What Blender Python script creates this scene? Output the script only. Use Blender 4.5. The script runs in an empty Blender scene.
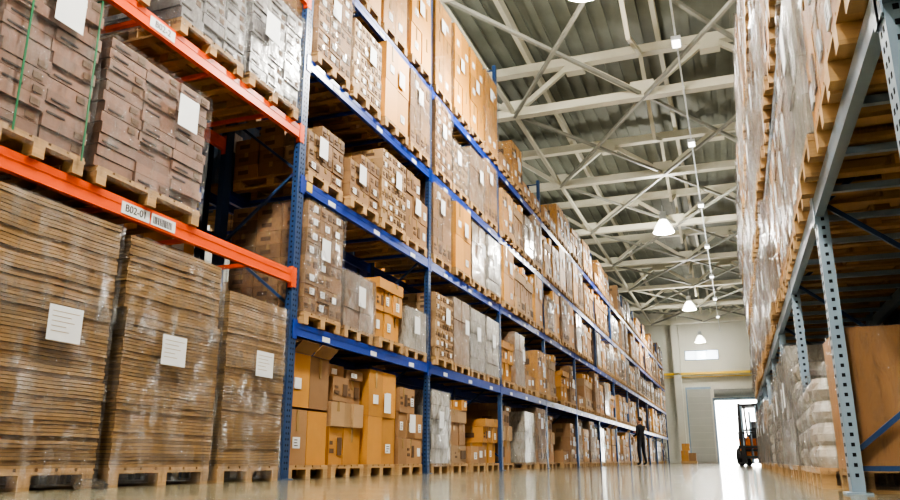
import bpy, bmesh, math, random
from mathutils import Vector, Matrix, noise
R = random.Random(7)
S = bpy.context.scene
COL = S.collection

# ---------------------------------------------------------------- materials
def lin(r, g, b):
    def f(c):
        c /= 255.0
        return c/12.92 if c <= 0.04045 else ((c+0.055)/1.055)**2.4
    return (f(r), f(g), f(b), 1)

def mat(name, rgb, rough=0.6, metal=0.0, var=0.0, objvar=0.0, nscale=6.0, namt=0.15, bump=0.0, bscale=40.0,
        coat=0.0, stretch=(1, 1, 1), emis=None, haze=0.0):
    m = bpy.data.materials.new(name); m.use_nodes = True
    nt = m.node_tree; N = nt.nodes; L = nt.links
    b = N['Principled BSDF']
    b.inputs['Roughness'].default_value = rough
    b.inputs['Metallic'].default_value = metal
    b.inputs['Coat Weight'].default_value = coat
    b.inputs['Coat Roughness'].default_value = 0.15
    tc = N.new('ShaderNodeTexCoord')
    mp = N.new('ShaderNodeMapping'); mp.inputs['Scale'].default_value = stretch
    L.new(tc.outputs['Object'], mp.inputs['Vector'])
    nz = N.new('ShaderNodeTexNoise'); nz.inputs['Scale'].default_value = nscale; nz.inputs['Detail'].default_value = 5
    L.new(mp.outputs[0], nz.inputs['Vector'])
    def madd(a, mul, add):
        n = N.new('ShaderNodeMath'); n.operation = 'MULTIPLY_ADD'
        L.new(a, n.inputs[0]); n.inputs[1].default_value = mul
        if isinstance(add, float): n.inputs[2].default_value = add
        else: L.new(add, n.inputs[2])
        return n.outputs[0]
    v = madd(nz.outputs['Fac'], 2*namt, 1.0-namt)
    if var:
        g = N.new('ShaderNodeNewGeometry')
        v = madd(g.outputs['Random Per Island'], var, v)
        sub = N.new('ShaderNodeMath'); sub.operation = 'SUBTRACT'; L.new(v, sub.inputs[0]); sub.inputs[1].default_value = var/2; v = sub.outputs[0]
    if objvar:
        g = N.new('ShaderNodeObjectInfo')
        v = madd(g.outputs['Random'], objvar, v)
        sub = N.new('ShaderNodeMath'); sub.operation = 'SUBTRACT'; L.new(v, sub.inputs[0]); sub.inputs[1].default_value = objvar/2; v = sub.outputs[0]
    hs = N.new('ShaderNodeHueSaturation'); hs.inputs['Color'].default_value = lin(*rgb)
    L.new(v, hs.inputs['Value'])
    out = hs.outputs[0]
    if haze:
        n2 = N.new('ShaderNodeTexNoise'); n2.inputs['Scale'].default_value = 3.0; n2.inputs['Detail'].default_value = 7; n2.inputs['Distortion'].default_value = 1.5
        L.new(tc.outputs['Object'], n2.inputs['Vector'])
        cr = N.new('ShaderNodeValToRGB'); cr.color_ramp.elements[0].position = 0.45; cr.color_ramp.elements[1].position = 0.7
        L.new(n2.outputs['Fac'], cr.inputs[0])
        mm = N.new('ShaderNodeMath'); mm.operation = 'MULTIPLY'; L.new(cr.outputs[0], mm.inputs[0]); mm.inputs[1].default_value = haze
        mx = N.new('ShaderNodeMixRGB'); L.new(mm.outputs[0], mx.inputs[0]); L.new(out, mx.inputs[1]); mx.inputs[2].default_value = lin(215, 212, 206)
        out = mx.outputs[0]
    L.new(out, b.inputs['Base Color'])
    if bump:
        n3 = N.new('ShaderNodeTexNoise'); n3.inputs['Scale'].default_value = bscale; n3.inputs['Detail'].default_value = 4
        L.new(mp.outputs[0], n3.inputs['Vector'])
        bp = N.new('ShaderNodeBump'); bp.inputs['Strength'].default_value = bump; bp.inputs['Distance'].default_value = 0.02
        L.new(n3.outputs['Fac'], bp.inputs['Height'])
        if coat: L.new(bp.outputs[0], b.inputs['Coat Normal'])
        L.new(bp.outputs[0], b.inputs['Normal'])
    if emis:
        b.inputs['Emission Color'].default_value = lin(*rgb); b.inputs['Emission Strength'].default_value = emis
    return m

def film_mat(name, base=0.10, top=0.6):
    m = bpy.data.materials.new(name); m.use_nodes = True
    nt = m.node_tree; N = nt.nodes; L = nt.links
    b = N['Principled BSDF']; out = N['Material Output']
    b.inputs['Base Color'].default_value = (0.45, 0.45, 0.45, 1); b.inputs['Roughness'].default_value = 0.12
    b.inputs['Specular IOR Level'].default_value = 1.0
    b.inputs['Metallic'].default_value = 0.5
    tc = N.new('ShaderNodeTexCoord'); mp = N.new('ShaderNodeMapping'); mp.inputs['Scale'].default_value = (2.6, 2.6, 0.7)
    mp.inputs['Rotation'].default_value = (0.6, 0.2, 0)
    L.new(tc.outputs['Object'], mp.inputs[0])
    n = N.new('ShaderNodeTexNoise'); n.inputs['Scale'].default_value = 4.5; n.inputs['Detail'].default_value = 8; n.inputs['Roughness'].default_value = 0.7; n.inputs['Distortion'].default_value = 0.8
    L.new(mp.outputs[0], n.inputs[0])
    cr = N.new('ShaderNodeValToRGB'); e = cr.color_ramp.elements
    e[0].position = 0.45; e[0].color = (base, base, base, 1); e[1].position = 0.72; e[1].color = (top, top, top, 1)
    L.new(n.outputs['Fac'], cr.inputs[0])
    bp = N.new('ShaderNodeBump'); bp.inputs['Strength'].default_value = 1.0; bp.inputs['Distance'].default_value = 0.08
    L.new(n.outputs['Fac'], bp.inputs['Height']); L.new(bp.outputs[0], b.inputs['Normal'])
    tr = N.new('ShaderNodeBsdfTransparent'); mx = N.new('ShaderNodeMixShader')
    L.new(cr.outputs[0], mx.inputs[0]); L.new(tr.outputs[0], mx.inputs[1]); L.new(b.outputs[0], mx.inputs[2])
    L.new(mx.outputs[0], out.inputs['Surface'])
    return m

M = {}
M['card'] = mat('cardboard_brown', (146, 112, 78), 0.7, var=0.45, objvar=0.4, namt=0.1)
M['gold'] = mat('cardboard_golden', (186, 134, 66), 0.6, var=0.3, objvar=0.35, namt=0.1)
M['mauve'] = mat('cardboard_dull', (126, 94, 76), 0.6, var=0.35, objvar=0.1, namt=0.1)
M['pale'] = mat('cardboard_pale', (164, 134, 100), 0.7, var=0.35, objvar=0.3, namt=0.1)
M['sheet'] = mat('corrugated_sheet', (136, 106, 64), 0.75, var=0.5, namt=0.18)
M['core'] = mat('stack_gap_shade', (58, 44, 27), 0.9)  # dark core colour paints the shade between stacked sheets
M['bin'] = mat('cardboard_bin_board', (176, 132, 88), 0.6, namt=0.1)
M['wrapcard'] = mat('shrinkwrapped_cardboard', (140, 108, 76), 0.35, var=0.2, objvar=0.4, coat=1.0, bump=0.7, bscale=7, haze=0.35)
M['wrapwhite'] = mat('shrinkwrapped_white_goods', (168, 160, 148), 0.3, var=0.15, objvar=0.3, coat=1.0, bump=0.7, bscale=7, haze=0.5)
M['wrapgrey'] = mat('shrinkwrapped_grey_goods', (116, 112, 112), 0.3, var=0.25, coat=1.0, bump=0.6, bscale=6, haze=0.3)
M['wrapblue'] = mat('blue_grey_crates', (90, 122, 162), 0.4, var=0.25, coat=.6, bump=0.4, bscale=6, haze=0.3)
M['dark'] = mat('dark_ink', (52, 40, 34), 0.7)
M['ink'] = mat('printed_ink', (96, 72, 50), 0.7)
M['white'] = mat('paper_label', (222, 224, 226), 0.6, namt=0.03)
M['tape'] = mat('packing_tape', (160, 134, 96), 0.25, namt=0.05)
M['wood'] = mat('pallet_wood', (172, 138, 96), 0.75, var=0.45, nscale=10, namt=0.2, stretch=(1, 1, 6))
M['blue'] = mat('blue_painted_steel', (24, 60, 150), 0.35, namt=0.1, nscale=3)
M['dblue'] = mat('dark_blue_painted_steel', (40, 66, 106), 0.4, namt=0.12, nscale=3)
M['orange'] = mat('orange_painted_steel', (228, 88, 28), 0.35, namt=0.08, nscale=3)
M['silver'] = mat('galvanised_steel', (140, 158, 174), 0.4, metal=0.35, namt=0.12, nscale=5)
M['hole'] = mat('upright_slot', (14, 18, 26), 0.9)
M['strap'] = mat('green_strap', (16, 100, 60), 0.4)
M['yellow'] = mat('yellow_paint', (226, 190, 60), 0.45, namt=0.04)
M['black'] = mat('black_lettering', (15, 15, 15), 0.6)
M['film'] = film_mat('stretch_film', 0.06, 0.5)
M['film2'] = film_mat('stretch_film_dense', 0.14, 0.8)
M['truss'] = mat('painted_truss_steel', (212, 208, 190), 0.55, namt=0.1, nscale=2)
M['brace'] = mat('grey_brace_steel', (150, 150, 140), 0.55, namt=0.1, nscale=2)
M['deck'] = mat('roof_decking', (130, 134, 124), 0.6, namt=0.3, nscale=1.2)
M['wall'] = mat('wall_plaster', (204, 202, 190), 0.8, namt=0.06, nscale=0.8)
M['wallg'] = mat('wall_panel_grey', (128, 130, 126), 0.8, namt=0.08, nscale=0.8)
M['shutter'] = mat('shutter_slats', (176, 176, 168), 0.6, namt=0.08, nscale=0.8)
M['lampmetal'] = mat('lamp_aluminium', (205, 208, 210), 0.3, metal=0.6)
M['refractor'] = mat('lamp_prismatic_refractor', (255, 250, 238), 0.3, emis=5.0)
M['bulb'] = mat('lamp_glow', (255, 250, 240), 0.4, emis=25.0)
M['tube'] = mat('tube_glow', (255, 252, 245), 0.4, emis=5.0)
M['glass'] = mat('window_daylight_glass', (225, 235, 245), 0.2, emis=2.5)
M['concrete'] = mat('yard_concrete', (225, 224, 218), 0.8, namt=0.08)
M['rubber'] = mat('tyre_rubber', (22, 22, 22), 0.8)
M['fork'] = mat('forklift_orange', (226, 120, 24), 0.35)
M['fblack'] = mat('forklift_black', (30, 30, 32), 0.45)
M['skin'] = mat('skin', (196, 150, 124), 0.5, namt=0.03)
M['hair'] = mat('dark_hair', (28, 20, 16), 0.6)
M['jacket'] = mat('black_jacket', (24, 25, 30), 0.8, bump=0.2)
M['trouser'] = mat('dark_trousers', (30, 32, 42), 0.8)
M['shoe'] = mat('black_shoes', (14, 14, 14), 0.5)

def floor_mat():
    m = bpy.data.materials.new('polished_concrete_floor'); m.use_nodes = True
    nt = m.node_tree; N = nt.nodes; L = nt.links; b = N['Principled BSDF']
    tc = N.new('ShaderNodeTexCoord')
    n = N.new('ShaderNodeTexNoise'); n.inputs['Scale'].default_value = 0.7; n.inputs['Detail'].default_value = 8
    L.new(tc.outputs['Object'], n.inputs[0])
    cr = N.new('ShaderNodeValToRGB'); e = cr.color_ramp.elements
    e[0].position = 0.3; e[0].color = lin(118, 113, 92); e[1].position = 0.75; e[1].color = lin(158, 152, 130)
    L.new(n.outputs['Fac'], cr.inputs[0]); L.new(cr.outputs[0], b.inputs['Base Color'])
    n2 = N.new('ShaderNodeTexNoise'); n2.inputs['Scale'].default_value = 3.0; n2.inputs['Detail'].default_value = 6
    L.new(tc.outputs['Object'], n2.inputs[0])
    mr = N.new('ShaderNodeMapRange'); mr.inputs['To Min'].default_value = 0.08; mr.inputs['To Max'].default_value = 0.30
    L.new(n2.outputs['Fac'], mr.inputs[0]); L.new(mr.outputs[0], b.inputs['Roughness'])
    bp = N.new('ShaderNodeBump'); bp.inputs['Strength'].default_value = 0.08; bp.inputs['Distance'].default_value = 0.01
    L.new(n2.outputs['Fac'], bp.inputs['Height']); L.new(bp.outputs[0], b.inputs['Normal'])
    b.inputs['Coat Weight'].default_value = 0.45; b.inputs['Coat Roughness'].default_value = 0.06
    return m
M['floor'] = floor_mat()

# ---------------------------------------------------------------- mesh builder
class MB:
    def __init__(s): s.v = []; s.f = []; s.m = []; s.mats = []
    def mi(s, k):
        if k not in s.mats: s.mats.append(k)
        return s.mats.index(k)
    def hexa(s, P, k):
        i = len(s.v); s.v += [tuple(p) for p in P]; mi = s.mi(k)
        for q in ((0, 3, 2, 1), (4, 5, 6, 7), (0, 1, 5, 4), (1, 2, 6, 5), (2, 3, 7, 6), (3, 0, 4, 7)):
            s.f.append(tuple(i+a for a in q)); s.m.append(mi)
    def box(s, x0, x1, y0, y1, z0, z1, k, rot=0.0):
        if x0 > x1: x0, x1 = x1, x0
        if y0 > y1: y0, y1 = y1, y0
        P = [(x0, y0, z0), (x1, y0, z0), (x1, y1, z0), (x0, y1, z0), (x0, y0, z1), (x1, y0, z1), (x1, y1, z1), (x0, y1, z1)]
        if rot:
            cx, cy = (x0+x1)/2, (y0+y1)/2; c, sn = math.cos(rot), math.sin(rot)
            P = [(cx+(x-cx)*c-(y-cy)*sn, cy+(x-cx)*sn+(y-cy)*c, z) for x, y, z in P]
        s.hexa(P, k)
    def beam(s, a, b, w, h, k, up=(0, 0, 1)):
        a = Vector(a); b = Vector(b); d = (b-a).normalized(); u = Vector(up)
        if abs(d.dot(u)) > 0.98: u = Vector((0, 1, 0))
        r = d.cross(u).normalized()*(w/2); u2 = r.cross(d).normalized()*(h/2)
        P = [a-r-u2, a+r-u2, a+r+u2, a-r+u2]; Q = [p+(b-a) for p in P]
        s.hexa(P+Q, k)
    def quad(s, P, k):
        i = len(s.v); s.v += [tuple(p) for p in P]; s.f.append((i, i+1, i+2, i+3)); s.m.append(s.mi(k))
    def lathe(s, prof, k, cx=0, cy=0, cz=0, n=20, axis='z'):
        i = len(s.v); mi = s.mi(k)
        for r, z in prof:
            for j in range(n):
                a = 2*math.pi*j/n
                if axis == 'z': s.v.append((cx+r*math.cos(a), cy+r*math.sin(a), cz+z))
                elif axis == 'x': s.v.append((cx+z, cy+r*math.cos(a), cz+r*math.sin(a)))
                else: s.v.append((cx+r*math.cos(a), cy+z, cz+r*math.sin(a)))
        for q in range(len(prof)-1):
            for j in range(n):
                s.f.append((i+q*n+j, i+q*n+(j+1) % n, i+(q+1)*n+(j+1) % n, i+(q+1)*n+j)); s.m.append(mi)
    def mesh(s, name):
        me = bpy.data.meshes.new(name); me.from_pydata(s.v, [], s.f)
        for k in s.mats: me.materials.append(M[k])
        me.polygons.foreach_set('material_index', s.m); me.update()
        bm = bmesh.new(); bm.from_mesh(me); bmesh.ops.recalc_face_normals(bm, faces=bm.faces); bm.to_mesh(me); bm.free()
        return me
    def obj(s, name, loc=(0, 0, 0), rot=0.0, parent=None):
        return place(s.mesh(name), name, loc, rot, parent)

def place(me, name, loc=(0, 0, 0), rot=0.0, parent=None):
    o = bpy.data.objects.new(name, me); COL.objects.link(o); o.location = loc; o.rotation_euler = (0, 0, rot)
    if parent: o.parent = parent
    return o
def empty(name, loc=(0, 0, 0), rot=0.0):
    e = bpy.data.objects.new(name, None); COL.objects.link(e); e.location = loc; e.rotation_euler = (0, 0, rot); e.empty_display_size = 0.2
    return e

# ---------------------------------------------------------------- pallets & loads (local: front at x=0, extends to -d, y centred, z from 0)
PH = 0.144
def pallet(mb, w, d):
    xs = [-0.05, -d/2, -d+0.05]
    for i, y in enumerate((-w/2+0.06, 0, w/2-0.06)):
        mb.box(-d, 0, y-0.05, y+0.05, 0.0, 0.022, 'wood')
        for x in xs: mb.box(x-0.05, x+0.05, y-0.05, y+0.05, 0.022, 0.1, 'wood')
    for x in xs: mb.box(x-0.05, x+0.05, -w/2, w/2, 0.1, 0.122, 'wood')
    n = max(5, int(w/0.16)); bw = w/n
    for i in range(n): mb.box(-d, 0, -w/2+i*bw+0.012, -w/2+(i+1)*bw-0.012, 0.122, PH, 'wood')

def carton(mb, x0, x1, y0, y1, z0, z1, k, rnd, tape=True, label=0.3, prints=0.0, rot=None):
    g = 0.004
    x1 = x1 - rnd.random()*0.018
    mb.box(x0+g, x1-g, y0+g, y1-g, z0+0.002, z1-0.003, k, rot if rot is not None else rnd.uniform(-0.016, 0.016))
    xf = x1+0.004; yc = (y0+y1)/2; w = y1-y0; h = z1-z0
    if tape:
        if rnd.random() < 0.5: mb.box(xf-0.01, xf, yc-0.022, yc+0.022, z0+h*0.6, z1-0.004, 'tape')
        mb.box((x0+x1)/2-0.022, (x0+x1)/2+0.022, y0-0.003, y0+0.006, z0+h*.6, z1-0.004, 'tape')
    if rnd.random() < label:
        lw = min(w*0.32, 0.16); lh = min(h*0.45, 0.12); ly = y0+w*rnd.uniform(0.15, 0.5); lz = z0+h*rnd.uniform(0.2, 0.4)
        mb.box(xf-0.01, xf+0.002, ly, ly+lw, lz, lz+lh, 'white')
        if rnd.random() < 0.6:
            for q in range(3): mb.box(xf, xf+0.003, ly+lw*.12, ly+lw*(.5+.35*rnd.random()), lz+lh*(.2+.25*q), lz+lh*(.28+.25*q), 'dark')
    if rnd.random() < prints:
        mb.box(xf-0.01, xf+0.001, y0+w*0.1, y0+w*0.38, z0+h*0.3, z0+h*0.42, 'ink')
        mb.box(xf-0.01, xf+0.001, y0+w*0.1, y0+w*0.30, z0+h*0.52, z0+h*0.62, 'ink')
        mb.box(xf-0.01, xf+0.001, y0+w*0.62, y0+w*0.9, z0+h*0.25, z0+h*0.72, 'ink')
        d = x1-x0
        mb.box(x0+d*.2, x0+d*.6, y0-0.002, y0+0.006, z0+h*.3, z0+h*.6, 'ink')

def shell(mb, w, d, z0, z1, k, seed, bulge=0.025, off=0.015, top=True):
    ny, nx, nz = 14, 14, max(6, int((z1-z0)/0.09))
    per = []
    for i in range(ny): per.append((off, -w/2-off+(w+2*off)*i/ny, 1, 0))
    for i in range(nx): per.append((off-(d+2*off)*i/nx, w/2+off, 0, 1))
    for i in range(ny): per.append((-d-off, w/2+off-(w+2*off)*i/ny, -1, 0))
    for i in range(nx): per.append((-d-off+(d+2*off)*i/nx, -w/2-off, 0, -1))
    n = len(per); base = len(mb.v); mi = mb.mi(k)
    for j in range(nz+1):
        t = j/nz; z = z0+(z1-z0)*t
        for (x, y, a, b) in per:
            q = noise.noise(Vector((x*3+seed*7, y*3, z*2.2)))*bulge + abs(noise.noise(Vector((x*8, y*8+seed, z*5))))*bulge*.6
            s = q if 0 < j < nz else 0
            mb.v.append((x+a*max(s, -0.008), y+b*max(s, -0.008), z))
    for j in range(nz):
        for i in range(n):
            mb.f.append((base+j*n+i, base+j*n+(i+1) % n, base+(j+1)*n+(i+1) % n, base+(j+1)*n+i)); mb.m.append(mi)
    if top: mb.quad([(off, -w/2-off, z1+.004), (off, w/2+off, z1+.004), (-d-off, w/2+off, z1+.004), (-d-off, -w/2-off, z1+.004)], k)

def load_grid(w, d, nx, ny, nz, bh, k, seed, label=0.3, prints=0.0, tape=True, film=None, missing=0, pal=True, biglabel=True):
    rnd = random.Random(seed); mb = MB(); z = 0
    if pal: pallet(mb, w, d); z = PH
    bw = w/ny; bd = d/nx
    for l in range(nz):
        for i in range(nx):
            for j in range(ny):
                if missing and l == nz-1 and rnd.random() < missing: continue
                carton(mb, -d+i*bd, -d+(i+1)*bd, -w/2+j*bw, -w/2+(j+1)*bw, z+l*bh, z+(l+1)*bh, k, rnd, tape, label, prints)
    if biglabel and rnd.random() < .8:
        y = rnd.uniform(-w*.3, w*.1); zz = z+nz*bh*rnd.uniform(.5, .75)
        mb.box(0.018, 0.022, y, y+.2, zz-.13, zz+.13, 'white')
    if film: shell(mb, w, d, z, z+nz*bh+.01, film, seed)
    return mb

def load_wrapped(w, d, h, k, seed, film='film', tiers=3, bulge=.05):
    rnd = random.Random(seed); mb = MB(); pallet(mb, w, d); z = PH
    hh = (h-PH)/tiers
    for t in range(tiers):
        for j in range(2):
            a = rnd.uniform(0, .03)
            mb.box(-d+a, -a, -w/2+j*w/2+.004, -w/2+(j+1)*w/2-.004, z+t*hh+.004, z+(t+1)*hh, k, rnd.uniform(-.015, .015))
    y = rnd.uniform(-w*.3, w*.1); zz = PH+(h-PH)*.6
    mb.box(0.032, 0.036, y, y+.2, zz-.13, zz+.13, 'white')
    shell(mb, w, d, z-.05, h+.01, film, seed, bulge)
    return mb

def load_sacks(w, d, h, seed):
    rnd = random.Random(seed); mb = MB(); pallet(mb, w, d); z = PH; n = int((h-PH)/.16)
    for l in range(n):
        for i in range(2):
            for j in range(2):
                x0 = -d+i*d/2; y0 = -w/2+j*w/2; z0 = z+l*.16
                base = len(mb.v); mi = mb.mi('wrapwhite'); N = 14
                for (zz, sh) in ((0, .05), (.03, .01), (.08, -.015), (.13, .01), (.165, .06)):
                    for q in range(N):
                        t = 2*math.pi*q/N; c, s_ = math.cos(t), math.sin(t)
                        ex = abs(c)**.5*(1 if c > 0 else -1); ey = abs(s_)**.5*(1 if s_ > 0 else -1)
                        rr_ = 1-sh*2+rnd.uniform(-.03, .03)
                        mb.v.append((x0+d/4+ex*(d/4-.005)*rr_, y0+w/4+ey*(w/4-.005)*rr_, z0+zz))
                for r_ in range(4):
                    for q in range(N): mb.f.append((base+r_*N+q, base+r_*N+(q+1) % N, base+(r_+1)*N+(q+1) % N, base+(r_+1)*N+q)); mb.m.append(mi)
                mb.f.append(tuple(base+q for q in range(N))); mb.m.append(mi)
                mb.f.append(tuple(base+4*N+q for q in range(N))); mb.m.append(mi)
    shell(mb, w, d, z-.04, z+n*.16+.02, 'film', seed, .07)
    return mb

def load_mixed(w, d, h, seed, keys=('card', 'gold', 'pale')):
    rnd = random.Random(seed); mb = MB(); pallet(mb, w, d); z = PH
    while z < h-0.12:
        lh = min(rnd.choice((.22, .3, .38, .45)), h-z)
        n = rnd.choice((1, 2, 2, 3)); k = rnd.choice(keys)
        ws = [rnd.uniform(.8, 1.2) for _ in range(n)]; sm = sum(ws); y = -w/2
        for q in ws:
            bw = w*q/sm
            for x0, x1 in ((-d, -d/2), (-d/2, -rnd.uniform(0, .08))):
                carton(mb, x0, x1, y, y+bw-.01, z, z+lh*(1 if z+lh < h-.12 else rnd.uniform(.7, 1)), k, rnd, True, .4, .3, rnd.uniform(-.04, .04))
            y += bw
        z += lh
    return mb

def load_bins(w, d, seed):
    rnd = random.Random(seed); mb = MB(); pallet(mb, w, d); z = PH
    for l in range(2):
        hh = .62
        for j in range(2):
            y0 = -w/2+j*w/2+.01; y1 = y0+w/2-.02
            carton(mb, -d*.95, -.02, y0, y1, z, z+hh-.02, 'gold' if (j+l) % 2 else 'card', rnd, True, .7, .2, rnd.uniform(-.05, .05))
        z += hh
    for j in range(2):
        y0 = -w/2+j*w/2+.02; y1 = y0+w/2-.04
        mb.beam((-.02, (y0+y1)/2, z-.02), (.10, (y0+y1)/2, z+.10), y1-y0, .006, 'card')
        mb.beam((-d*.9, (y0+y1)/2, z-.02), (-d*.9-.08, (y0+y1)/2, z+.13), y1-y0, .006, 'card')
    return mb

D = 1.06
V = {}
def reg(k, name, mb): V[k] = (mb.mesh(name), name)
reg('printed', 'pallet_of_printed_cartons', load_grid(.86, D, 3, 3, 8, .165, 'card', 1, .5, .9, film='film'))
reg('printed2', 'pallet_of_printed_cartons', load_grid(.86, D, 3, 4, 7, .15, 'pale', 2, .4, .9))
reg('printlow', 'pallet_of_printed_cartons', load_grid(.86, D, 3, 3, 4, .17, 'card', 3, .5, .9, missing=.3))
reg('printmid', 'pallet_of_printed_cartons', load_grid(.86, D, 3, 4, 6, .15, 'pale', 13, .5, .9, film='film2'))
reg('gold', 'pallet_of_golden_cartons', load_grid(.86, D, 2, 2, 2, .62, 'gold', 4, .7, 0))
reg('gold3', 'pallet_of_golden_cartons', load_grid(.86, D, 2, 2, 3, .60, 'gold', 5, .6, 0))
reg('gold3w', 'pallet_of_golden_cartons', load_grid(.86, D, 2, 2, 3, .60, 'gold', 55, .6, 0, film='film'))
reg('gold_s', 'pallet_of_golden_cartons', load_grid(.86, D, 2, 2, 2, .5, 'gold', 6, .5, .3, film='film'))
reg('card2', 'pallet_of_cartons', load_grid(.86, D, 2, 2, 4, .32, 'card', 7, .4, .3, film='film'))
reg('card3', 'pallet_of_cartons', load_grid(.86, D, 2, 3, 3, .36, 'card', 8, .4, .3, missing=.3))
reg('low', 'pallet_of_cartons', load_grid(.86, D, 2, 2, 2, .3, 'card', 9, .5, .2, missing=.3))
reg('wrapc', 'shrinkwrapped_pallet_load', load_wrapped(.84, D, 1.3, 'wrapcard', 10))
reg('wrapc2', 'shrinkwrapped_pallet_load', load_wrapped(.84, D, 1.1, 'wrapcard', 11, 'film2', 4))
reg('wrapw', 'shrinkwrapped_pallet_load', load_wrapped(.84, D, 1.28, 'wrapwhite', 12, 'film2', 5))
reg('wraplow', 'shrinkwrapped_pallet_load', load_wrapped(.84, D, .75, 'wrapwhite', 14, 'film2', 2))
reg('wrapclow', 'shrinkwrapped_pallet_load', load_wrapped(.84, D, .85, 'wrapcard', 24, 'film2', 3))
reg('wrapb', 'shrinkwrapped_crate_load', load_wrapped(.84, D, 1.2, 'wrapblue', 25, 'film', 3))
reg('mixed', 'pallet_of_mixed_cartons', load_mixed(.86, D, 1.25, 15))
reg('mixed2', 'pallet_of_mixed_cartons', load_mixed(.86, D, 1.0, 16))
reg('mixed3', 'pallet_of_mixed_cartons', load_mixed(.86, D, 1.35, 17))
reg('bins', 'pallet_of_open_cartons', load_bins(.9, D, 18))
reg('dull', 'pallet_of_flat_cartons', load_grid(.86, D, 2, 2, 12, .1, 'mauve', 19, .15, .4))

# ---------------------------------------------------------------- rack builder
def upright_post(mb, x, y, h, k, s, slots=False, w=.05):
    dp = .075
    mb.box(x-s*dp, x-s*.0, y-w, y-w+.008, 0, h, k)
    mb.box(x-s*dp, x-s*.0, y+w-.008, y+w, 0, h, k)
    mb.box(x-s*.008, x, y-w+.008, y+w-.008, 0, h, k)
    mb.box(x-s*(dp+.035), x+s*.035, y-w-.035, y+w+.035, 0, .012, k)
    if slots:
        z = .1
        while z < min(h, slots):
            for yy in (-.022, .022):
                mb.box(x, x+s*.0015, y+yy-.008, y+yy+.008, z, z+.022, 'hole')
            mb.box(x-s*.048, x-s*.028, y-w-.0015, y-w, z, z+.022, 'hole')
            z += .06
def frame(mb, xf, y, h, depth, k, s, slots=False, brace=None, w=.05):
    upright_post(mb, xf, y, h, k, s, slots, w)
    upright_post(mb, xf-s*depth+s*.075, y, h, k, s, False, w)
    brace = brace or k
    z = .25; i = 0; xa = xf-s*.06; xb = xf-s*(depth-.06)
    mb.beam((xa, y, .15), (xb, y, .15), .03, .03, brace)
    while z+.8 < h:
        a, b = (xa, xb) if i % 2 == 0 else (xb, xa)
        mb.beam((a, y, z), (b, y, z+.8), .03, .03, brace)
        z += .8; i += 1
    mb.beam((xa, y, h-.1), (xb, y, h-.1), .03, .03, brace)
def beams(mb, xf, y0, y1, z, depth, k, s, bh=.13):
    for x in (xf, xf-s*(depth-.06)):
        a, b = sorted((x-s*.05, x+s*.004)) if x == xf else sorted((x, x-s*.05))
        mb.box(a, b, y0+.055, y1-.055, z-bh, z, k)
        mb.box(a+.012 if s > 0 else a, b+.004 if s > 0 else b-.012, y0+.055, y1-.055, z-bh*.42, z-bh*.38, k)
        for yy, sg in ((y0, 1), (y1, -1)):
            mb.box(a-.002, b+.006 if s > 0 else b+.002, yy+sg*.05, yy+sg*.058, z-bh-.05, z+.04, k)
            xx = (b if s > 0 else a)
            mb.box(xx, xx+s*.006, yy-sg*.02+sg*.0, yy+sg*.075, z-bh-.04, z+.03, k)
    n = 4
    for i in range(n):
        y = y0+(y1-y0)*(i+.5)/n
        mb.box(min(xf-s*.05, xf-s*(depth-.06)), max(xf-s*.05, xf-s*(depth-.06)), y-.02, y+.02, z-.05, z-.01, k)

XL = -4.47; DEP = 1.1; BAY = 4.05; Y0 = 7.2
LV = [1.67, 3.36, 4.92, 6.47]
NB = 12
rk = MB()
for i in range(NB+1):
    y = Y0+i*BAY
    h = 9.0 if i <= 2 else 7.6
    frame(rk, XL, y, h, DEP, 'dblue', 1, slots=(7.5 if i < 2 else False), w=(.07 if i == 0 else .05))
for i in range(NB):
    for z in LV: beams(rk, XL, Y0+i*BAY, Y0+(i+1)*BAY, z, DEP, 'blue', 1, .145)
for i in range(NB):
    for z in LV:
        for q in (.18, .5, .82):
            y = Y0+(i+q)*BAY
            rk.box(XL+.004, XL+.0095, y-.09, y+.09, z-.13, z-.07, 'white')
rk.box(XL+.004, XL+.010, Y0+.12, Y0+.24, LV[1]-.12, LV[1]-.01, 'yellow')
rack = rk.obj('pallet_rack')

OL = [2.24, 3.97, 5.75]
ro = MB(); OY0 = Y0-BAY
frame(ro, XL, OY0, 9.0, DEP, 'dblue', 1, slots=False)
for z in OL: beams(ro, XL, OY0, Y0-.02, z, DEP, 'orange', 1, .15)
racko = ro.obj('pallet_rack')
def tag(txt, y, z, w, h=.10, size=.085):
    t = MB(); t.box(XL+.005, XL+.009, y-w/2, y+w/2, z-h/2, z+h/2, 'white'); t.obj('tag_plate', parent=racko)
    c = bpy.data.curves.new('tag_text', 'FONT'); c.body = txt; c.size = size; c.align_x = 'CENTER'; c.align_y = 'CENTER'; c.extrude = .0008
    c.materials.append(M['black'])
    o = bpy.data.objects.new('tag_text', c); COL.objects.link(o); o.location = (XL+.0105, y, z); o.rotation_euler = (math.pi/2, 0, math.pi/2); o.parent = racko
tag('B02-01', 4.70, OL[0]-.08, .32)
t = MB()   # barcode plate
t.box(XL+.005, XL+.009, 4.88, 5.18, OL[0]-.13, OL[0]-.03, 'white')
yb = 4.90; rn0 = random.Random(3)
while yb < 5.14:
    ww = rn0.choice((.003, .006, .010)); t.box(XL+.009, XL+.0098, yb, yb+ww, OL[0]-.115, OL[0]-.05, 'black'); yb += ww+rn0.choice((.004, .007))
t.obj('barcode_plate', parent=racko)
tag('B02-2', 4.77, OL[1]-.08, .32)

def put(k, x, yc, z, rot=0.0, jit=True):
    me, nm = V[k]
    return place(me, nm, (x+(R.uniform(-.04, .03) if jit else 0), yc+(R.uniform(-.02, .02) if jit else 0), z), rot+(R.uniform(-.015, .015) if jit else 0))

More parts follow.
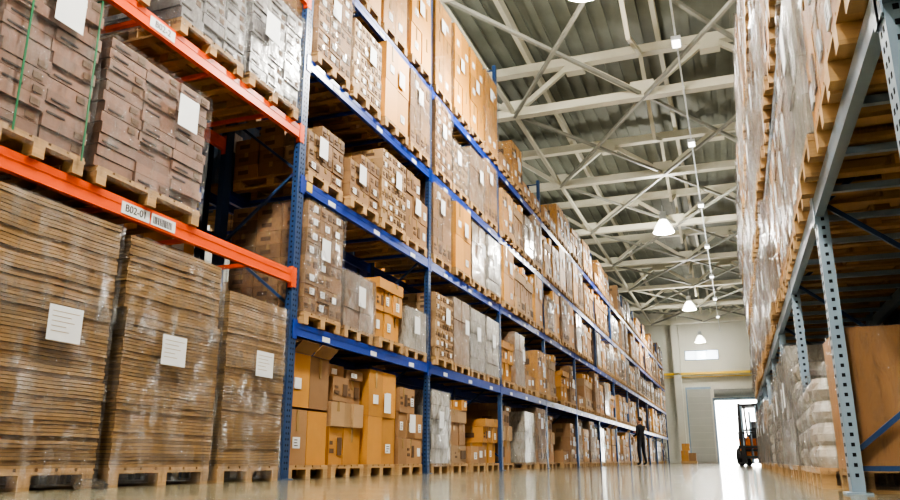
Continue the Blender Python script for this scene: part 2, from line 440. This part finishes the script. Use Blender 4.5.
plan = {
 0: [['bins', 'mixed3', 'gold', 'card3'], ['printed', 'wrapclow', 'mixed2', 'wraplow'], ['printlow', 'printlow', 'printed2', 'card3'], ['printed', 'printed2', 'gold', 'card2'], ['gold', 'gold3', 'gold3w', 'gold3']],
 1: [['wrapw', 'mixed', 'low', 'mixed2'], ['printed2', 'wrapc', 'wrapw', 'wrapw'], ['card2', 'gold', 'wrapc', 'wrapw'], ['printed', 'printmid', 'wrapc', 'card2'], ['gold3w', 'gold3', 'gold3', 'gold3w']],
}
pool = [['mixed', 'gold_s', 'card2', 'wrapw', 'bins', 'card3', 'mixed3', 'low'], ['gold', 'mixed', 'card2', 'mixed2', 'gold_s', 'wrapc', 'card3', 'low'],
        ['gold_s', 'card2', 'mixed', 'wrapc', 'gold', 'printmid'], ['gold', 'gold_s', 'card2', 'wrapc2', 'mixed'], ['gold_s', 'low', 'mixed2', 'card3', 'wrapc2', 'low']]
for b in range(NB):
    for lv in range(5):
        z = 0.0 if lv == 0 else LV[lv-1]+.002
        for s in range(4):
            y = Y0+b*BAY+.08+(s+.5)*(BAY-.16)/4
            if b in plan: k = plan[b][lv][s]
            else:
                k = R.choice(pool[lv])
                if R.random() < .1: continue
            put(k, XL+.05+(0 if lv else -.08), y, z)

rb = MB(); XB = XL-DEP-.2-DEP
for i in range(-1, 5):
    frame(rb, XB, Y0+i*BAY, 9.0, DEP, 'dblue', -1)
for i in range(-1, 4):
    for z in LV: beams(rb, XB, Y0+i*BAY, Y0+(i+1)*BAY, z, DEP, 'blue', -1)
rb.obj('pallet_rack')
for b in range(-1, 4):
    for lv in range(5):
        for s in range(4):
            if R.random() < (.3 if lv < 3 else .1): continue
            y = Y0+b*BAY+.08+(s+.5)*(BAY-.16)/4
            k = R.choice(['printed', 'card2', 'printlow', 'wrapc', 'dull', 'gold'])
            if b == 0 and lv == 2: k = 'wrapb'
            if b == 1 and lv == 2 and s < 2: k = 'wrapb'
            if b == 0 and lv == 1: k = 'printlow'
            put(k, XB+DEP, y, (0 if lv == 0 else LV[lv-1]+.002))

# ---------------------------------------------------------------- near corrugated sheet stacks
def sheet_stack(name, y0, y1, h, seed, lab):
    rnd = random.Random(seed); mb = MB(); w = y1-y0; d = 1.12
    pallet(mb, w-.02, d)
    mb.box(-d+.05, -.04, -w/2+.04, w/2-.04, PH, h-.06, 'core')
    pitch = .027; th = .0225; n = int((h-PH)/pitch); seg = 8
    tiers = [0, int(n*.34), int(n*.68), n]
    offx = [0, -.008, -.02]; offy = [0, rnd.uniform(-.012, .012), rnd.uniform(-.02, .02)]
    for i in range(n):
        t = 0 if i < tiers[1] else (1 if i < tiers[2] else 2)
        z0 = PH+i*pitch; jx = rnd.uniform(-.007, .005)+offx[t]; jy = rnd.uniform(-.005, .005)+offy[t]
        ya, yb = -w/2+.01+jy, w/2-.01+jy
        base = len(mb.v); mi = mb.mi('sheet')
        for q in range(seg+1):
            u = q/seg; y = ya+(yb-ya)*u
            sag = noise.noise(Vector((y*2.2+seed, z0*1.2, 0)))*.012
            for (x, zz) in ((-d+.02, 0), (jx, 0), (jx, th), (-d+.02, th)): mb.v.append((x, y, z0+zz+sag))
        for q in range(seg):
            a = base+q*4; b = a+4
            for e in range(4): mb.f.append((a+e, b+e, b+(e+1) % 4, a+(e+1) % 4)); mb.m.append(mi)
        mb.f.append((base, base+1, base+2, base+3)); mb.m.append(mi)
        e = base+seg*4; mb.f.append((e+3, e+2, e+1, e)); mb.m.append(mi)
    shell(mb, w-.02, d-.02, .02, h*.68, 'film', seed, .03, .012, top=False)
    shell(mb, w-.02, d-.02, h*.60, h-.02, 'film', seed+5, .03, .018)
    ly, lz = lab; ly -= (y0+y1)/2
    mb.box(.055, .058, ly-.15, ly+.15, lz-.125, lz+.125, 'white')
    for q in range(5): mb.box(.058, .0588, ly-.12, ly+.12-.05*(q % 2)-.02*q, lz+.08-q*.035, lz+.084-q*.035, 'tape')
    mb.obj(name, (XL-.0, (y0+y1)/2, 0))
sheet_stack('corrugated_cardboard_stack', 3.38, 4.60, 2.02, 21, (4.10, 1.13))
sheet_stack('corrugated_cardboard_stack', 4.72, 5.94, 2.0, 22, (5.26, 1.09))
sheet_stack('corrugated_cardboard_stack', 6.04, 7.08, 1.80, 23, (6.62, 1.13))

def flat_load(w, ny, nz, bh, seed, film, straps=(), lab=None, k='mauve', d=1.1):
    rnd = random.Random(seed); mb = MB(); pallet(mb, w, d); z = PH; bw = w/ny
    for l in range(nz):
        sh = rnd.uniform(-.012, .012)
        for i in range(3):
            for j in range(ny):
                y0 = -w/2+j*bw
                x1 = -d+(i+1)*d/3-(rnd.random()*.035 if i == 2 else 0)
                mb.box(-d+i*d/3+.003, x1, y0+.004+sh, y0+bw-.004+sh, z+l*bh+.003, z+(l+1)*bh-.004, k, rnd.uniform(-.01, .01))
                if i == 2:
                    if rnd.random() < .7: mb.box(x1-.01, x1+.006, y0+bw*.1+sh, y0+bw*.5+sh, z+l*bh+bh*.25, z+l*bh+bh*.4, 'dark')
                    if rnd.random() < .5: mb.box(x1-.01, x1+.006, y0+bw*.7+sh, y0+bw*.9+sh, z+l*bh+bh*.2, z+l*bh+bh*.7, 'ink')
    top = z+nz*bh
    for s in straps:
        mb.box(.03, .034, s-.008, s+.008, .1, top+.01, 'strap'); mb.box(-d, .034, s-.008, s+.008, top+.006, top+.01, 'strap')
    if lab:
        y, zz = lab; mb.box(.05, .053, y-.13, y+.13, zz-.15, zz+.15, 'white')
    if film: shell(mb, w, d, .06, top+.02, film, seed, .035, .014)
    return mb
zz = OL[0]+.002
flat_load(1.24, 3, 12, .092, 31, 'film', (), (.28, .96)).obj('pallet_of_flat_cartons', (XL+.05, 4.82, zz))
flat_load(.82, 2, 13, .1, 32, 'film', (-.25, .34), (.05, 1.2)).obj('pallet_of_flat_cartons', (XL+.05, 3.68, zz))
zz = OL[1]+.002
flat_load(.98, 3, 10, .115, 33, 'film2', (), (.1, .9), 'wrapgrey').obj('shrinkwrapped_pallet_load', (XL+.05, 5.42, zz))
flat_load(.98, 3, 10, .115, 34, 'film2', (), (-.2, .8), 'wrapgrey').obj('shrinkwrapped_pallet_load', (XL+.05, 6.5, zz))
flat_load(1.1, 3, 9, .115, 35, 'film', (), None, 'mauve').obj('pallet_of_flat_cartons', (XL+.05, 4.0, zz))

# ---------------------------------------------------------------- right rack
XR = .62; BR = 2.6; RY0 = .2; RL = [1.87, 3.55, 5.15]; NR = 9; DR = 1.1
rr = MB()
for i in range(NR+1):
    frame(rr, XR, RY0+i*BR, 7.0, DR, 'silver', -1, slots=(4.5 if i in (1, 2, 3) else False), brace='dblue', w=.062)
for i in range(NR):
    for z in RL: beams(rr, XR, RY0+i*BR, RY0+(i+1)*BR, z, DR, 'silver', -1, .12)
rr.obj('pallet_rack')
reg('r_wrap', 'shrinkwrapped_pallet_load', load_wrapped(.80, 1.08, 1.42, 'wrapcard', 41, 'film2', 4, .08))
reg('r_wrap2', 'shrinkwrapped_pallet_load', load_wrapped(.80, 1.08, 1.35, 'wrapcard', 42, 'film2', 5, .08))
reg('r_card', 'pallet_of_cartons', load_grid(.80, 1.08, 2, 2, 4, .3, 'card', 47, .4, .3, film='film2'))
reg('r_white', 'shrinkwrapped_pallet_load', load_wrapped(.80, 1.08, 1.38, 'wrapwhite', 43, 'film2', 5, .08))
reg('r_gold', 'pallet_of_golden_cartons', load_grid(.80, 1.08, 2, 2, 3, .42, 'gold', 44, .6, .2, film='film2'))
reg('r_low', 'pallet_of_white_sacks', load_sacks(.80, 1.06, .82, 45))
reg('r_low2', 'pallet_of_white_sacks', load_sacks(.80, 1.06, 1.12, 48))
def big_bin(seed):
    mb = MB(); w, d, h = .80, 1.04, 1.03; pallet(mb, w, d)
    t = .012
    mb.box(-d, 0, -w/2, -w/2+t, PH, h, 'bin'); mb.box(-d, 0, w/2-t, w/2, PH, h, 'bin')
    mb.box(-t, 0, -w/2+t, w/2-t, PH, h, 'bin'); mb.box(-d, -d+t, -w/2+t, w/2-t, PH, h, 'bin')
    mb.box(-d+t, -t, -w/2+t, w/2-t, PH, h-.15, 'gold')
    shell(mb, w, d, .03, h+.01, 'film', seed, .03, top=False)
    return mb
reg('r_bin', 'cardboard_pallet_bin', big_bin(46))
for b in range(NR):
    for lv in range(4):
        for s in range(3):
            y = RY0+b*BR+.07+(s+.5)*(BR-.14)/3
            if lv == 0:
                if b < 2: continue
                if b == 2: k = ['r_bin', 'r_low', 'r_low'][s]
                else: k = (R.choice(['r_low', 'r_low2', 'r_white', 'r_wrap2', 'r_low2']) if b < 8 else 'r_wrap')
            else: k = R.choice(['r_wrap', 'r_wrap2', 'r_white', 'r_gold', 'r_card', 'r_card'])
            x = XR+.05 if k == 'r_bin' else XR-.06
            me, nm = V[k]
            place(me, nm, (x+R.uniform(-.03, .03), y, 0 if lv == 0 else RL[lv-1]+.002), math.pi+R.uniform(-.015, .015))
for b in range(1, 6):
    for lv in range(4):
        for s in range(3):
            if R.random() < .3: continue
            y = RY0+b*BR+.07+(s+.5)*(BR-.14)/3
            me, nm = V[R.choice(['r_wrap', 'r_wrap2', 'r_gold'])]
            place(me, nm, (XR+DR+.2, y, 0 if lv == 0 else RL[lv-1]+.002), math.pi)
r2 = MB()
for i in range(1, 7): frame(r2, XR+DR+.22, RY0+i*BR, 7.0, DR, 'silver', -1, brace='dblue')
for i in range(1, 6):
    for z in RL: beams(r2, XR+DR+.22, RY0+i*BR, RY0+(i+1)*BR, z, DR, 'silver', -1, .12)
r2.obj('pallet_rack')

# ---------------------------------------------------------------- building shell
XA, XZ, YA, YZ, HZ = -12.0, 9.0, -10.0, 60.0, 11.2
f = MB(); f.box(XA, XZ, YA, YZ+.3, -.2, 0, 'floor'); f.obj('floor')
y = MB(); y.box(XA-30, XZ+30, YZ+.3, YZ+60, -.2, -.02, 'concrete'); y.obj('yard_ground')
dk = MB(); x = XA
while x < XZ:
    dk.box(x, x+.2, YA, YZ, HZ-.06, HZ, 'deck'); dk.box(x+.2, x+.4, YA, YZ, HZ, HZ+.06, 'deck'); x += .4
dk.box(XA, XZ, YA, YZ, HZ+.06, HZ+.12, 'deck'); dk.obj('ceiling')
w = MB(); w.box(XA-.2, XA, YA, YZ, 0, HZ+.1, 'wallg'); w.obj('wall_left')
w = MB(); w.box(XZ, XZ+.2, YA, YZ, 0, HZ+.1, 'wallg'); w.obj('wall_right')
w = MB(); w.box(XA, XZ, YA-.2, YA, 0, HZ+.1, 'wall'); w.obj('wall_front')
DX0, DX1, DH = -1.3, 3.2, 4.4
w = MB()
w.box(XA, DX0, YZ, YZ+.3, 0, HZ+.1, 'wall'); w.box(DX1, XZ, YZ, YZ+.3, 0, HZ+.1, 'wall')
w.box(DX0, DX1, YZ, YZ+.3, DH, HZ+.1, 'wall')
w.obj('wall_back')
g = MB()
g.box(DX0-.15, DX0, YZ-.14, YZ-.02, 0, DH+.15, 'silver'); g.box(DX1, DX1+.15, YZ-.14, YZ-.02, 0, DH+.15, 'silver')
g.box(DX0-.15, DX1+.15, YZ-.14, YZ-.02, DH, DH+.18, 'silver')
g.lathe([(0, DX0), (.28, DX0), (.28, DX1), (0, DX1)], 'wallg', 0, YZ-.42, DH+.5, 16, 'x')
g.obj('door_1')
g = MB()
for i in range(10): g.box(DX0-1.9, DX0-.25, YZ-.10, YZ-.04, .05+i*.52, .05+(i+1)*.52-.015, 'shutter')
g.box(DX0-2.0, DX0-1.9, YZ-.14, YZ-.02, 0, 5.3, 'silver'); g.box(DX0-2.0, DX0-.2, YZ-.14, YZ-.02, 5.25, 5.4, 'silver')
g.obj('door_2')
g = MB()
g.box(-3.1, -.8, YZ-.06, YZ-.02, 7.45, 8.05, 'glass')
for xx in (-3.15, -2.4, -1.6, -.8): g.box(xx, xx+.06, YZ-.1, YZ-.01, 7.4, 8.1, 'silver')
g.box(-3.15, -.74, YZ-.1, YZ-.01, 7.38, 7.45, 'silver'); g.box(-3.15, -.74, YZ-.1, YZ-.01, 8.05, 8.12, 'silver')
g.obj('window_1')
g = MB(); g.box(-6.0, 3.5, YZ-.5, YZ-.3, 6.3, 6.46, 'yellow'); g.box(-6, 3.5, YZ-.46, YZ-.34, 6.1, 6.14, 'yellow')
for xx in (-5.5, -3, 0, 3): g.box(xx, xx+.1, YZ-.45, YZ, 6.35, 6.42, 'silver')
g.obj('crane_rail')
g = MB(); g.box(-4.0, -3.5, YZ-.5, YZ-.02, 0, HZ-.2, 'wall'); g.box(-4.1, -3.4, YZ-.6, YZ-.02, 0, .3, 'wall'); g.obj('trim_1')
g = MB(); g.box(-14, 16, YZ+22, YZ+23, -.02, 9, 'concrete')
for xx in range(-12, 16, 4): g.box(xx, xx+.3, YZ+21.8, YZ+22, -.02, 9, 'concrete')
g.box(-14, 16, YZ+21.7, YZ+22, 8.6, 9.2, 'wall'); g.obj('added_bright_facade')  # sunlit facade added outside so the open door shows bright white

ZB, ZT = 9.45, 10.75
ty = [12.85-12+6*i for i in range(-1, 11)]
ty = [y for y in ty if YA < y < YZ-.3]
for yv in ty:
    t = MB()
    t.box(XA, XZ, yv-.13, yv+.13, ZB-.11, ZB+.11, 'truss')
    t.box(XA, XZ, yv-.13, yv+.13, ZT-.14, ZT+.1, 'truss')
    x = XA; up = False; P = 1.75
    while x+P <= XZ+.01:
        a = (x, yv, ZT if up else ZB); b = (x+P, yv, ZB if up else ZT)
        t.beam(a, b, .13, .13, 'truss'); up = not up; x += P
        if up: t.box(x-.25, x+.25, yv-.15, yv+.15, ZT-.35, ZT-.1, 'truss')
        else: t.box(x-.3, x+.3, yv-.15, yv+.15, ZB+.06, ZB+.34, 'truss')
    t.obj('roof_truss')
pr = MB()
x = XA+.5
while x < XZ:
    pr.box(x-.06, x+.06, YA, YZ, ZT+.1, ZT+.40, 'truss'); x += 3.5
pr.obj('roof_purlins')
br = MB()
for i in range(len(ty)-1):
    a, b = ty[i], ty[i+1]
    for xa in (-5.0, 2.0):
        br.beam((xa, a, ZB+.02), (xa, b, ZB+.02), .1, .1, 'truss')
    for xa in (-5.0, -1.5):
        br.beam((xa, a, ZB), (xa+3.5, b, ZB), .08, .08, 'brace'); br.beam((xa+3.5, a, ZB-.075), (xa, b, ZB-.075), .08, .08, 'brace')
    for xa in (-1.5,):
        br.beam((xa, a, ZT-.1), (xa, (a+b)/2, ZB), .1, .1, 'truss'); br.beam((xa, b, ZT-.1), (xa, (a+b)/2, ZB), .1, .1, 'truss')
br.obj('roof_bracing')

def lamp(x, y, z, spot, point):
    mb = MB()
    mb.lathe([(.03, .78), (.12, .77), (.13, .52), (.15, .46)], 'lampmetal', n=24)
    mb.lathe([(.13, .46), (.20, .38), (.32, .16), (.38, 0), (.36, 0), (.30, .15), (.18, .36)], 'refractor', n=24)
    mb.lathe([(0, .10), (.12, .12), (.2, .2), (.12, .34), (0, .38)], 'bulb', n=16)
    mb.box(-.012, .012, -.012, .012, .76, ZB-.12-z, 'lampmetal')
    o = mb.obj('high_bay_lamp', (x, y, z))
    for typ, e in (('POINT', point), ('SPOT', spot)):
        l = bpy.data.lights.new('lamp_light', typ); l.shadow_soft_size = .3; l.energy = e; l.color = (1, .97, .89)
        if typ == 'SPOT': l.spot_size = math.radians(168); l.spot_blend = .4
        lo = bpy.data.objects.new('lamp_light', l); COL.objects.link(lo); lo.parent = o; lo.location = (0, 0, -.32)
for yv in (-4, 4, 12, 28, 44): lamp(-1.85, yv, 8.3, 1600, 850)  # an extra unseen lamp is added among the near ones to light goods
lamp(-1.85, 57, 8.3, 350, 350)
for yv in (-2, 6, 14, 30): lamp(-9.6, yv, 8.3, 1500, 600)  # unseen lamps added in the next aisle to brighten the dark rack interior
for yv in (4, 16): lamp(5.6, yv, 8.3, 900, 400)  # unseen dim lamps added beyond the right rack as fill
ct = MB()
ct.box(-.495, -.455, YA, YZ-1, ZB-.17, ZB-.11, 'lampmetal')
yv = 3.85
while yv < YZ-4:
    ct.box(-.58, -.37, yv, yv+.35, ZB-.27, ZB-.17, 'lampmetal'); ct.box(-.56, -.39, yv+.03, yv+.32, ZB-.30, ZB-.27, 'tube')
    yv += 6
ct.obj('ceiling_light_track')

# ---------------------------------------------------------------- forklift
fk = empty('forklift', (.62, 31, 0), math.radians(-12))
b = MB()
b.box(-.5, .5, -.5, 1.05, .25, .72, 'fork'); b.box(-.52, .52, .75, 1.4, .22, 1.05, 'fork'); b.box(-.48, .48, -.55, -.15, .5, .95, 'fork')
b.box(-.45, .45, .1, .8, .72, 1.0, 'fblack'); bo = b.obj('chassis', parent=fk)
md = bo.modifiers.new('bev', 'BEVEL'); md.width = .05; md.segments = 3
b = MB(); b.box(-.26, .26, .15, .65, 1.0, 1.12, 'fblack'); b.beam((0, .62, 1.1), (0, .78, 1.6), .48, .1, 'fblack', up=(0, 1, 0)); b.obj('seat', parent=fk)
b = MB()
for sx in (-.46, .46):
    b.beam((sx, -.45, .9), (sx, -.2, 2.12), .06, .06, 'fblack'); b.beam((sx, 1.0, 1.0), (sx, .8, 2.12), .06, .06, 'fblack'); b.beam((sx, -.25, 2.12), (sx, .9, 2.12), .06, .06, 'fblack')
for i in range(7): b.box(-.46, .46, -.2+i*.16, -.16+i*.16, 2.11, 2.15, 'fblack')
b.lathe([(.0, .0), (.1, .0), (.1, .1), (.0, .12)], 'yellow', 0, .4, 2.15, 12)
b.obj('overhead_guard', parent=fk)
b = MB()
for sx in (-.33, .33): b.box(sx-.05, sx+.05, -.75, -.6, .08, 2.2, 'fblack'); b.box(sx*.75-.03, sx*.75+.03, -.78, -.7, .08, 2.1, 'silver')
for z in (.5, 1.2, 2.1): b.box(-.33, .33, -.72, -.66, z, z+.08, 'fblack')
b.box(-.45, .45, -.86, -.79, .25, .35, 'fblack'); b.box(-.45, .45, -.86, -.79, .6, .7, 'fblack')
for i in range(5): b.box(-.42+i*.2, -.39+i*.2, -.84, -.81, .35, 1.15, 'fblack')
b.box(-.45, .45, -.85, -.8, 1.12, 1.17, 'fblack'); b.box(-.03, .03, -.72, -.64, .1, 1.9, 'silver'); b.obj('mast', parent=fk)
b = MB()
for sx in (-.25, .25): b.box(sx-.06, sx+.06, -1.95, -.86, .08, .12, 'fblack'); b.box(sx-.06, sx+.06, -.9, -.86, .08, .7, 'fblack')
b.obj('forks', parent=fk)
b = MB()
for sx in (-.5, .5):
    for yy, r in ((-.3, .32), (.95, .26)):
        b.lathe([(0, -.1), (r-.04, -.11), (r, -.07), (r, .07), (r-.04, .11), (0, .1)], 'rubber', sx, yy, r, 20, 'x')
        b.lathe([(0, -.125), (r*.5, -.12), (r*.5, .12), (0, .125)], 'yellow', sx, yy, r, 14, 'x')
b.obj('wheels', parent=fk)
b = MB(); b.beam((0, -.35, .95), (0, -.15, 1.3), .04, .04, 'fblack'); b.lathe([(.15, -.015), (.18, 0), (.15, .015), (.12, 0), (.15, -.015)], 'fblack', 0, -.13, 1.32, 18)
for sx in (-.4, .4): b.lathe([(0, 0), (.07, 0), (.07, .08), (0, .08)], 'white', sx, -.4, 1.75, 12, 'y')
b.obj('steering_and_lamps', parent=fk)

# ---------------------------------------------------------------- worker
def skin_obj(name, verts, edges, root=0, sub=2):
    me = bpy.data.meshes.new(name); me.from_pydata([v[0] for v in verts], edges, [])
    o = bpy.data.objects.new(name, me); COL.objects.link(o)
    o.modifiers.new('skin', 'SKIN'); sm = o.modifiers.new('sub', 'SUBSURF'); sm.levels = sub; sm.render_levels = sub
    for i, v in enumerate(verts):
        sv = me.skin_vertices[0].data[i]; r = v[1]; sv.radius = r if isinstance(r, tuple) else (r, r); sv.use_root = (i == root)
    bpy.context.view_layer.update()
    dg = bpy.context.evaluated_depsgraph_get(); nm = bpy.data.meshes.new_from_object(o.evaluated_get(dg))
    bpy.data.objects.remove(o); return nm
wk = empty('warehouse_worker', (-3.42, 30.3, 0), math.radians(150))
Vv = [((0, 0, .96), .14), ((0, 0, 1.14), .125), ((0, 0, 1.33), .145), ((0, 0, 1.47), .07), ((.015, 0, 1.57), .052),
      ((0, .18, 1.42), .062), ((-.02, .25, 1.14), .046), ((.2, .19, 1.06), .03),
      ((0, -.18, 1.42), .062), ((.06, -.25, 1.16), .046), ((.27, -.14, 1.22), .03),
      ((0, .1, .88), .095), ((.04, .11, .5), .062), ((-.01, .12, .1), .045), ((.14, .13, .045), .04),
      ((0, -.1, .88), .095), ((-.02, -.11, .5), .062), ((-.1, -.12, .1), .045), ((.05, -.14, .045), .04)]
Ee = [(0, 1), (1, 2), (2, 3), (3, 4), (2, 5), (5, 6), (6, 7), (2, 8), (8, 9), (9, 10), (0, 11), (11, 12), (12, 13), (13, 14), (0, 15), (15, 16), (16, 17), (17, 18)]
bm_ = skin_obj('body', Vv, Ee)
for k in ('jacket', 'trouser', 'skin', 'shoe'): bm_.materials.append(M[k])
for p in bm_.polygons:
    c = p.center; p.use_smooth = True
    p.material_index = 2 if c.z > 1.5 else (3 if c.z < .11 else (1 if c.z < .93 else 0))
place(bm_, 'body', parent=wk)
for wr, nm, sg in (((.2, .19, 1.06), 'left_hand', 1), ((.27, -.14, 1.22), 'right_hand', -1)):
    wv = Vector(wr); fwd = Vector((.95, -.2*sg, .1)).normalized(); side = Vector((.2*sg, .95, 0)).normalized()
    v = [(tuple(wv), .026), (tuple(wv+fwd*.06), .03)]; e = [(0, 1)]
    for q, ln in zip((-.03, -.01, .01, .03), (.07, .08, .075, .06)):
        a = len(v); v.append((tuple(wv+fwd*.09+side*q), .0105)); v.append((tuple(wv+fwd*(.09+ln*.5)+side*q), .009)); v.append((tuple(wv+fwd*(.09+ln*.85)+side*q+Vector((0, 0, -.03))), .008))
        e += [(1, a), (a, a+1), (a+1, a+2)]
    a = len(v); v.append((tuple(wv+fwd*.04-side*.04*sg), .012)); v.append((tuple(wv+fwd*.08-side*.055*sg), .01)); e += [(0, a), (a, a+1)]
    hm = skin_obj(nm, v, e, 0, 1); hm.materials.append(M['skin']); place(hm, nm, parent=wk)
def ball(name, c, r, k, parent, cut=None):
    bm = bmesh.new(); bmesh.ops.create_uvsphere(bm, u_segments=24, v_segments=16, radius=1)
    for v in bm.verts:
        if cut: cut(v)
        v.co = Vector((v.co.x*r[0]+c[0], v.co.y*r[1]+c[1], v.co.z*r[2]+c[2]))
    me = bpy.data.meshes.new(name); bm.to_mesh(me); bm.free(); me.materials.append(M[k])
    for p in me.polygons: p.use_smooth = True
    return place(me, name, parent=parent)
def facecut(v):
    if v.co.z < -.3: v.co.y *= 1+.35*(v.co.z+.3); v.co.x *= .97
    if v.co.x > .9 and abs(v.co.y) < .2 and -.25 < v.co.z < .1: v.co.x += .16
ball('head', (.03, 0, 1.66), (.095, .077, .12), 'skin', wk, facecut)
def haircut(v):
    if v.co.x > .1 and v.co.z < .45: v.co.x *= .3
    if v.co.z < -.55: v.co.z = -.55
ball('hair', (.012, 0, 1.69), (.105, .085, .105), 'hair', wk, haircut)
for s in (-1, 1):
    ball('ear', (.02, s*.078, 1.655), (.02, .01, .03), 'skin', wk)
    ball('eye', (.118, s*.03, 1.67), (.008, .012, .008), 'black', wk)
ball('mouth', (.12, 0, 1.605), (.008, .022, .005), 'jacket', wk)

fb = MB(); rn = random.Random(5)
fb.box(-.5, .5, -.4, .4, 0, .13, 'wood'); carton(fb, -.48, 0, -.38, .38, .13, .8, 'gold', rn); carton(fb, .0, .48, -.38, .38, .13, .65, 'card', rn); carton(fb, -.4, .1, -.3, .3, .8, 1.25, 'gold', rn)
fb.obj('cardboard_boxes', (-3.1, 54.5, 0))

# crumpled offcut of stretch film on the floor
def crumple(v):
    n = noise.noise(v.co*3.1)*.35+noise.noise(v.co*7)*.2
    v.co *= 1+n
    if v.co.z < -.6: v.co.z = -.6
bm = bmesh.new(); bmesh.ops.create_icosphere(bm, subdivisions=4, radius=1)
for v in bm.verts: crumple(v); v.co = Vector((v.co.x*.09, v.co.y*.12, (v.co.z+.6)*.045))
me = bpy.data.meshes.new('crumpled_stretch_film'); bm.to_mesh(me); bm.free(); me.materials.append(M['film2'])
place(me, 'crumpled_stretch_film', (-4.25, 4.35, 0))

# ---------------------------------------------------------------- light & world
sun = bpy.data.lights.new('sun', 'SUN'); sun.energy = 60; sun.angle = .01
so = bpy.data.objects.new('sun', sun); COL.objects.link(so); so.rotation_euler = Vector((.35, 1.0, -1.1)).to_track_quat('-Z', 'Y').to_euler()
Wd = bpy.data.worlds.new('World'); S.world = Wd; Wd.use_nodes = True
bg = Wd.node_tree.nodes['Background']; bg.inputs[0].default_value = (.82, .9, 1, 1); bg.inputs[1].default_value = 5.0

cam = bpy.data.cameras.new('Camera'); co = bpy.data.objects.new('Camera', cam); COL.objects.link(co)
cam.lens = 30.5; cam.sensor_width = 36; cam.clip_end = 300; cam.clip_start = .02
co.location = (0, 0, .2); co.rotation_euler = (math.radians(90+15.4), 0, math.radians(20.1))
S.camera = co
try:
    S.view_settings.view_transform = 'AgX'; S.view_settings.look = 'AgX - High Contrast'; S.view_settings.exposure = 0.0
except Exception as e: print(e)
